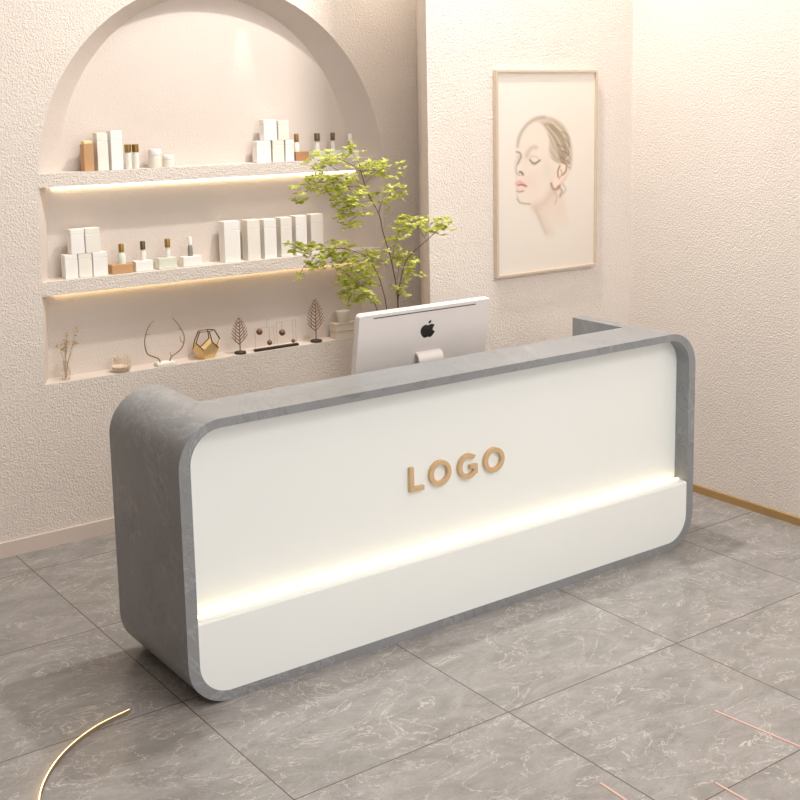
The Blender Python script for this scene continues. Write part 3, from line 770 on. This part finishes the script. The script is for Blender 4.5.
leaf_tree('shorter bronze skeleton-leaf sculpture beside the gold faceted holder', 1.218, .186, .086, M['bronze_leaf'], .030, rows=8)
leaf_tree('taller bronze skeleton-leaf sculpture right of the ball mobile', 1.668, .232, .098, M['bronze_leaf'], .031, rows=9)

# ball mobile: bar, wire frames, four balls
t = thing('ball_mobile', 'desk ornament of bronze balls on thin wire frames over a dark bar', 'ornament', (1.422, VI-.03, ZB), 0)
bm = B(); box(bm, -.128, -.008, -.012, .012, 0, .012, .003); box(bm, -.0082, .128, -.012, .012, 0, .012, .003); obj('bar', bm, M['dark_base'], t)
bm = B()
tube(bm, [(-.122, 0, .01), (-.122, 0, .118), (-.012, 0, .118), (-.012, 0, .01)], .0010, 5)
tube(bm, [(.005, 0, .01), (.005, 0, .138), (.118, 0, .138), (.118, 0, .01)], .0010, 5)
tube(bm, [(-.052, 0, .118), (-.052, 0, .158), (-.035, 0, .158)], .0008, 5)
obj('wire_frames', bm, M['wire'], t)
for x, z, r_, top in ((-.097, .100, .0165, .118), (-.040, .036, .0135, .118), (.035, .079, .0165, .138), (.100, .027, .0105, .138)):
    bm = B(); bmesh.ops.create_uvsphere(bm, u_segments=18, v_segments=12, radius=r_, matrix=Matrix.Translation((x, -.002, z)))
    tube(bm, [(x, -.002, z), (x, 0, top)], .0007, 4)
    obj('ball', bm, M['bronze_leaf'], t, True)

# books and jar, half behind the computer
def book(label, z, h, dx):
    t = thing('book', label, 'book', (1.858+dx, VI-.004, z))
    w, d = .150, .070
    bm = B()
    # slightly sagging covers
    for zz in (0, h-.0035):
        n_ = 8; A = []; Bq = []
        for k in range(n_+1):
            x = -w/2+w*k/n_; s_ = 0
            A.append((x, zz+s_)); Bq.append((x, zz+s_+.0035))
        prism(bm, A+Bq[::-1], 'y', -d/2, d/2)
    box(bm, w/2-.003, w/2, -d/2, d/2, .001, h-.001)
    obj('cover', bm, M['book'], t)
    bm = B(); box(bm, -w/2+.004, w/2-.004, -d/2+.003, d/2-.003, .0036, h-.0036); obj('pages', bm, M['page'], t)
book('lower pale linen book lying on the ledge beside the computer', ZB, .040, .0)
book('upper pale linen book stacked on the other, under the white jar', ZB+.0402, .040, -.002)
t = thing('white_pot', 'small white pot standing on the two pale books', 'pot', (1.852, VI-.002, ZB+.0805))
bm = B(); lathe(bm, [(0, 0), (.026, 0), (.029, .003), (.036, .058), (.037, .062), (.034, .062), (.033, .058), (.027, .006), (0, .006)], 28); obj('pot_body', bm, M['cream'], t, True)

# ------------------------------------------------------------------ glowing strips added for the reflections on the floor
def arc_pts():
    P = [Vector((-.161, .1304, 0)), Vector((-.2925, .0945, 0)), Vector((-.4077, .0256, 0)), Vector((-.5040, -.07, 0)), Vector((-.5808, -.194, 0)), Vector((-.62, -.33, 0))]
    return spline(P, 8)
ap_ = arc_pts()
t = thing('curved_floor_reflection', 'thin curved warm reflection, added as a glowing strip on the floor left of the desk', 'floor reflection', (ap_[0].x, ap_[0].y, 0))
def strip(bm, pts, off0, off1, z0_, z1_, origin):
    loops = []
    for i, p in enumerate(pts):
        d = (pts[min(i+1, len(pts)-1)]-pts[max(i-1, 0)]).normalized(); nn = Vector((d.y, -d.x, 0))
        a = p+nn*off0-origin; b_ = p+nn*off1-origin
        loops.append([bm.verts.new((a.x, a.y, z0_)), bm.verts.new((b_.x, b_.y, z0_)), bm.verts.new((b_.x, b_.y, z1_)), bm.verts.new((a.x, a.y, z1_))])
    for A, Bq in zip(loops, loops[1:]):
        for k in range(4): bm.faces.new((A[k], A[(k+1) % 4], Bq[(k+1) % 4], Bq[k]))
    bm.faces.new(loops[0]); bm.faces.new(loops[-1][::-1])
    return bm
obj('glow_shield', strip(B(), ap_, -.0035, -.001, 0, .0145, ap_[0]), M['arc_shield'], t)
obj('arc_reflection', strip(B(), ap_, -.001, .0018, 0, .014, ap_[0]), M['arc_glow'], t)
for (x0_, y0_, x1_, y1_, lb) in ((1.387, -1.09, 1.432, -1.53, 'longest faint pink reflection, added as a strip on the floor, lower right'),
                             (1.051, -1.3775, 1.050, -1.60, 'short faint pink reflection, added as a strip on the floor below the longest one'),
                             (.7812, -1.1627, .772, -1.36, 'leftmost faint pink reflection, added as a strip on the floor tiles')):
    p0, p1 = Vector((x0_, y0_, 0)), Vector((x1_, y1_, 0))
    o = obj('floor_reflection_line', strip(B(), [p0, p0.lerp(p1, .5), p1], -.004, .004, 0, .002, p0), M['pink_reflection'], loc=(x0_, y0_, 0))
    tag(o, lb, 'floor reflection', 'pink reflections added on the floor')

# ------------------------------------------------------------------ lights
def area(name, loc, rot, sx_, sy_, power, col=(1, .95, .88), spread=None):
    l = bpy.data.lights.new(name, 'AREA'); l.shape = 'RECTANGLE'; l.size = sx_; l.size_y = sy_; l.energy = power; l.color = col
    if spread: l.spread = spread
    o = bpy.data.objects.new(name, l); o.location = loc; o.rotation_euler = rot; COL.objects.link(o); return o
area('added_fill_panel', (1.2, -1.3, CH-.03), (0, 0, 0), 3.0, 1.8, 22, (1, .965, .92))  # general fill added under the unseen ceiling, no known fitting
area('added_fill_panel', (1.7, -3.9, CH-.03), (0, 0, 0), 2.4, 1.6, 85, (1, .99, .98))  # frontal fill added to brighten the white desk front
area('added_fill_panel', (.9, .25, CH-.03), (0, 0, 0), 1.8, .9, 38, (1, .965, .925))  # fill added to brighten the niche wall and desk top
area('shadow_band_light', (1.76, .54, CH-.1), (0, 0, 0), .1, .1, 62, (1, .965, .92))  # lamp added to throw the dark band in front of the desk
area('corner_fill', (2.1, 1.62, CH-1.2), (0, 0, 0), .12, .12, 2.2, (1, .9, .76))  # added to lift the dark pocket right of the niche
def spot(loc, target, power, ang, blend, size=.02, col=(1, .93, .82)):
    l = bpy.data.lights.new('niche_spot', 'SPOT'); l.energy = power; l.spot_size = math.radians(ang); l.spot_blend = blend; l.shadow_soft_size = size; l.color = col
    o = bpy.data.objects.new('niche_spot', l); o.location = loc; COL.objects.link(o)
    o.rotation_euler = (Vector(target)-Vector(loc)).to_track_quat('-Z', 'Y').to_euler(); return o
spot((1.345, 1.925, 2.47), (1.345, 1.955, 1.9), 2.6, 38, .9)

w = bpy.data.worlds.new('world'); S.world = w; w.use_nodes = True
bg = w.node_tree.nodes['Background']; bg.inputs['Color'].default_value = lin((255, 252, 250)); bg.inputs['Strength'].default_value = 1.55

# ------------------------------------------------------------------ camera
cd = bpy.data.cameras.new('camera'); cam = bpy.data.objects.new('camera', cd); COL.objects.link(cam)
R_ = Vector((.7953, -.6060, -.0129)); U_ = Vector((.1092, .1224, .9865)); Bk = Vector((-.5963, -.7860, .1635))
m3 = Matrix((R_, U_, Bk)).transposed()
cam.matrix_world = Matrix.Translation((-1.6221, -3.5842, 2.0541)) @ m3.to_4x4()
cd.sensor_width = 36; cd.lens = 1218.843/800*36
cd.shift_x = (400-443.88)/800; cd.shift_y = (295.914-400)/800
S.camera = cam
S.view_settings.view_transform = 'Standard'; S.view_settings.look = 'None'
S.view_settings.exposure = .05; S.view_settings.gamma = 1; S.view_settings.use_curve_mapping = False
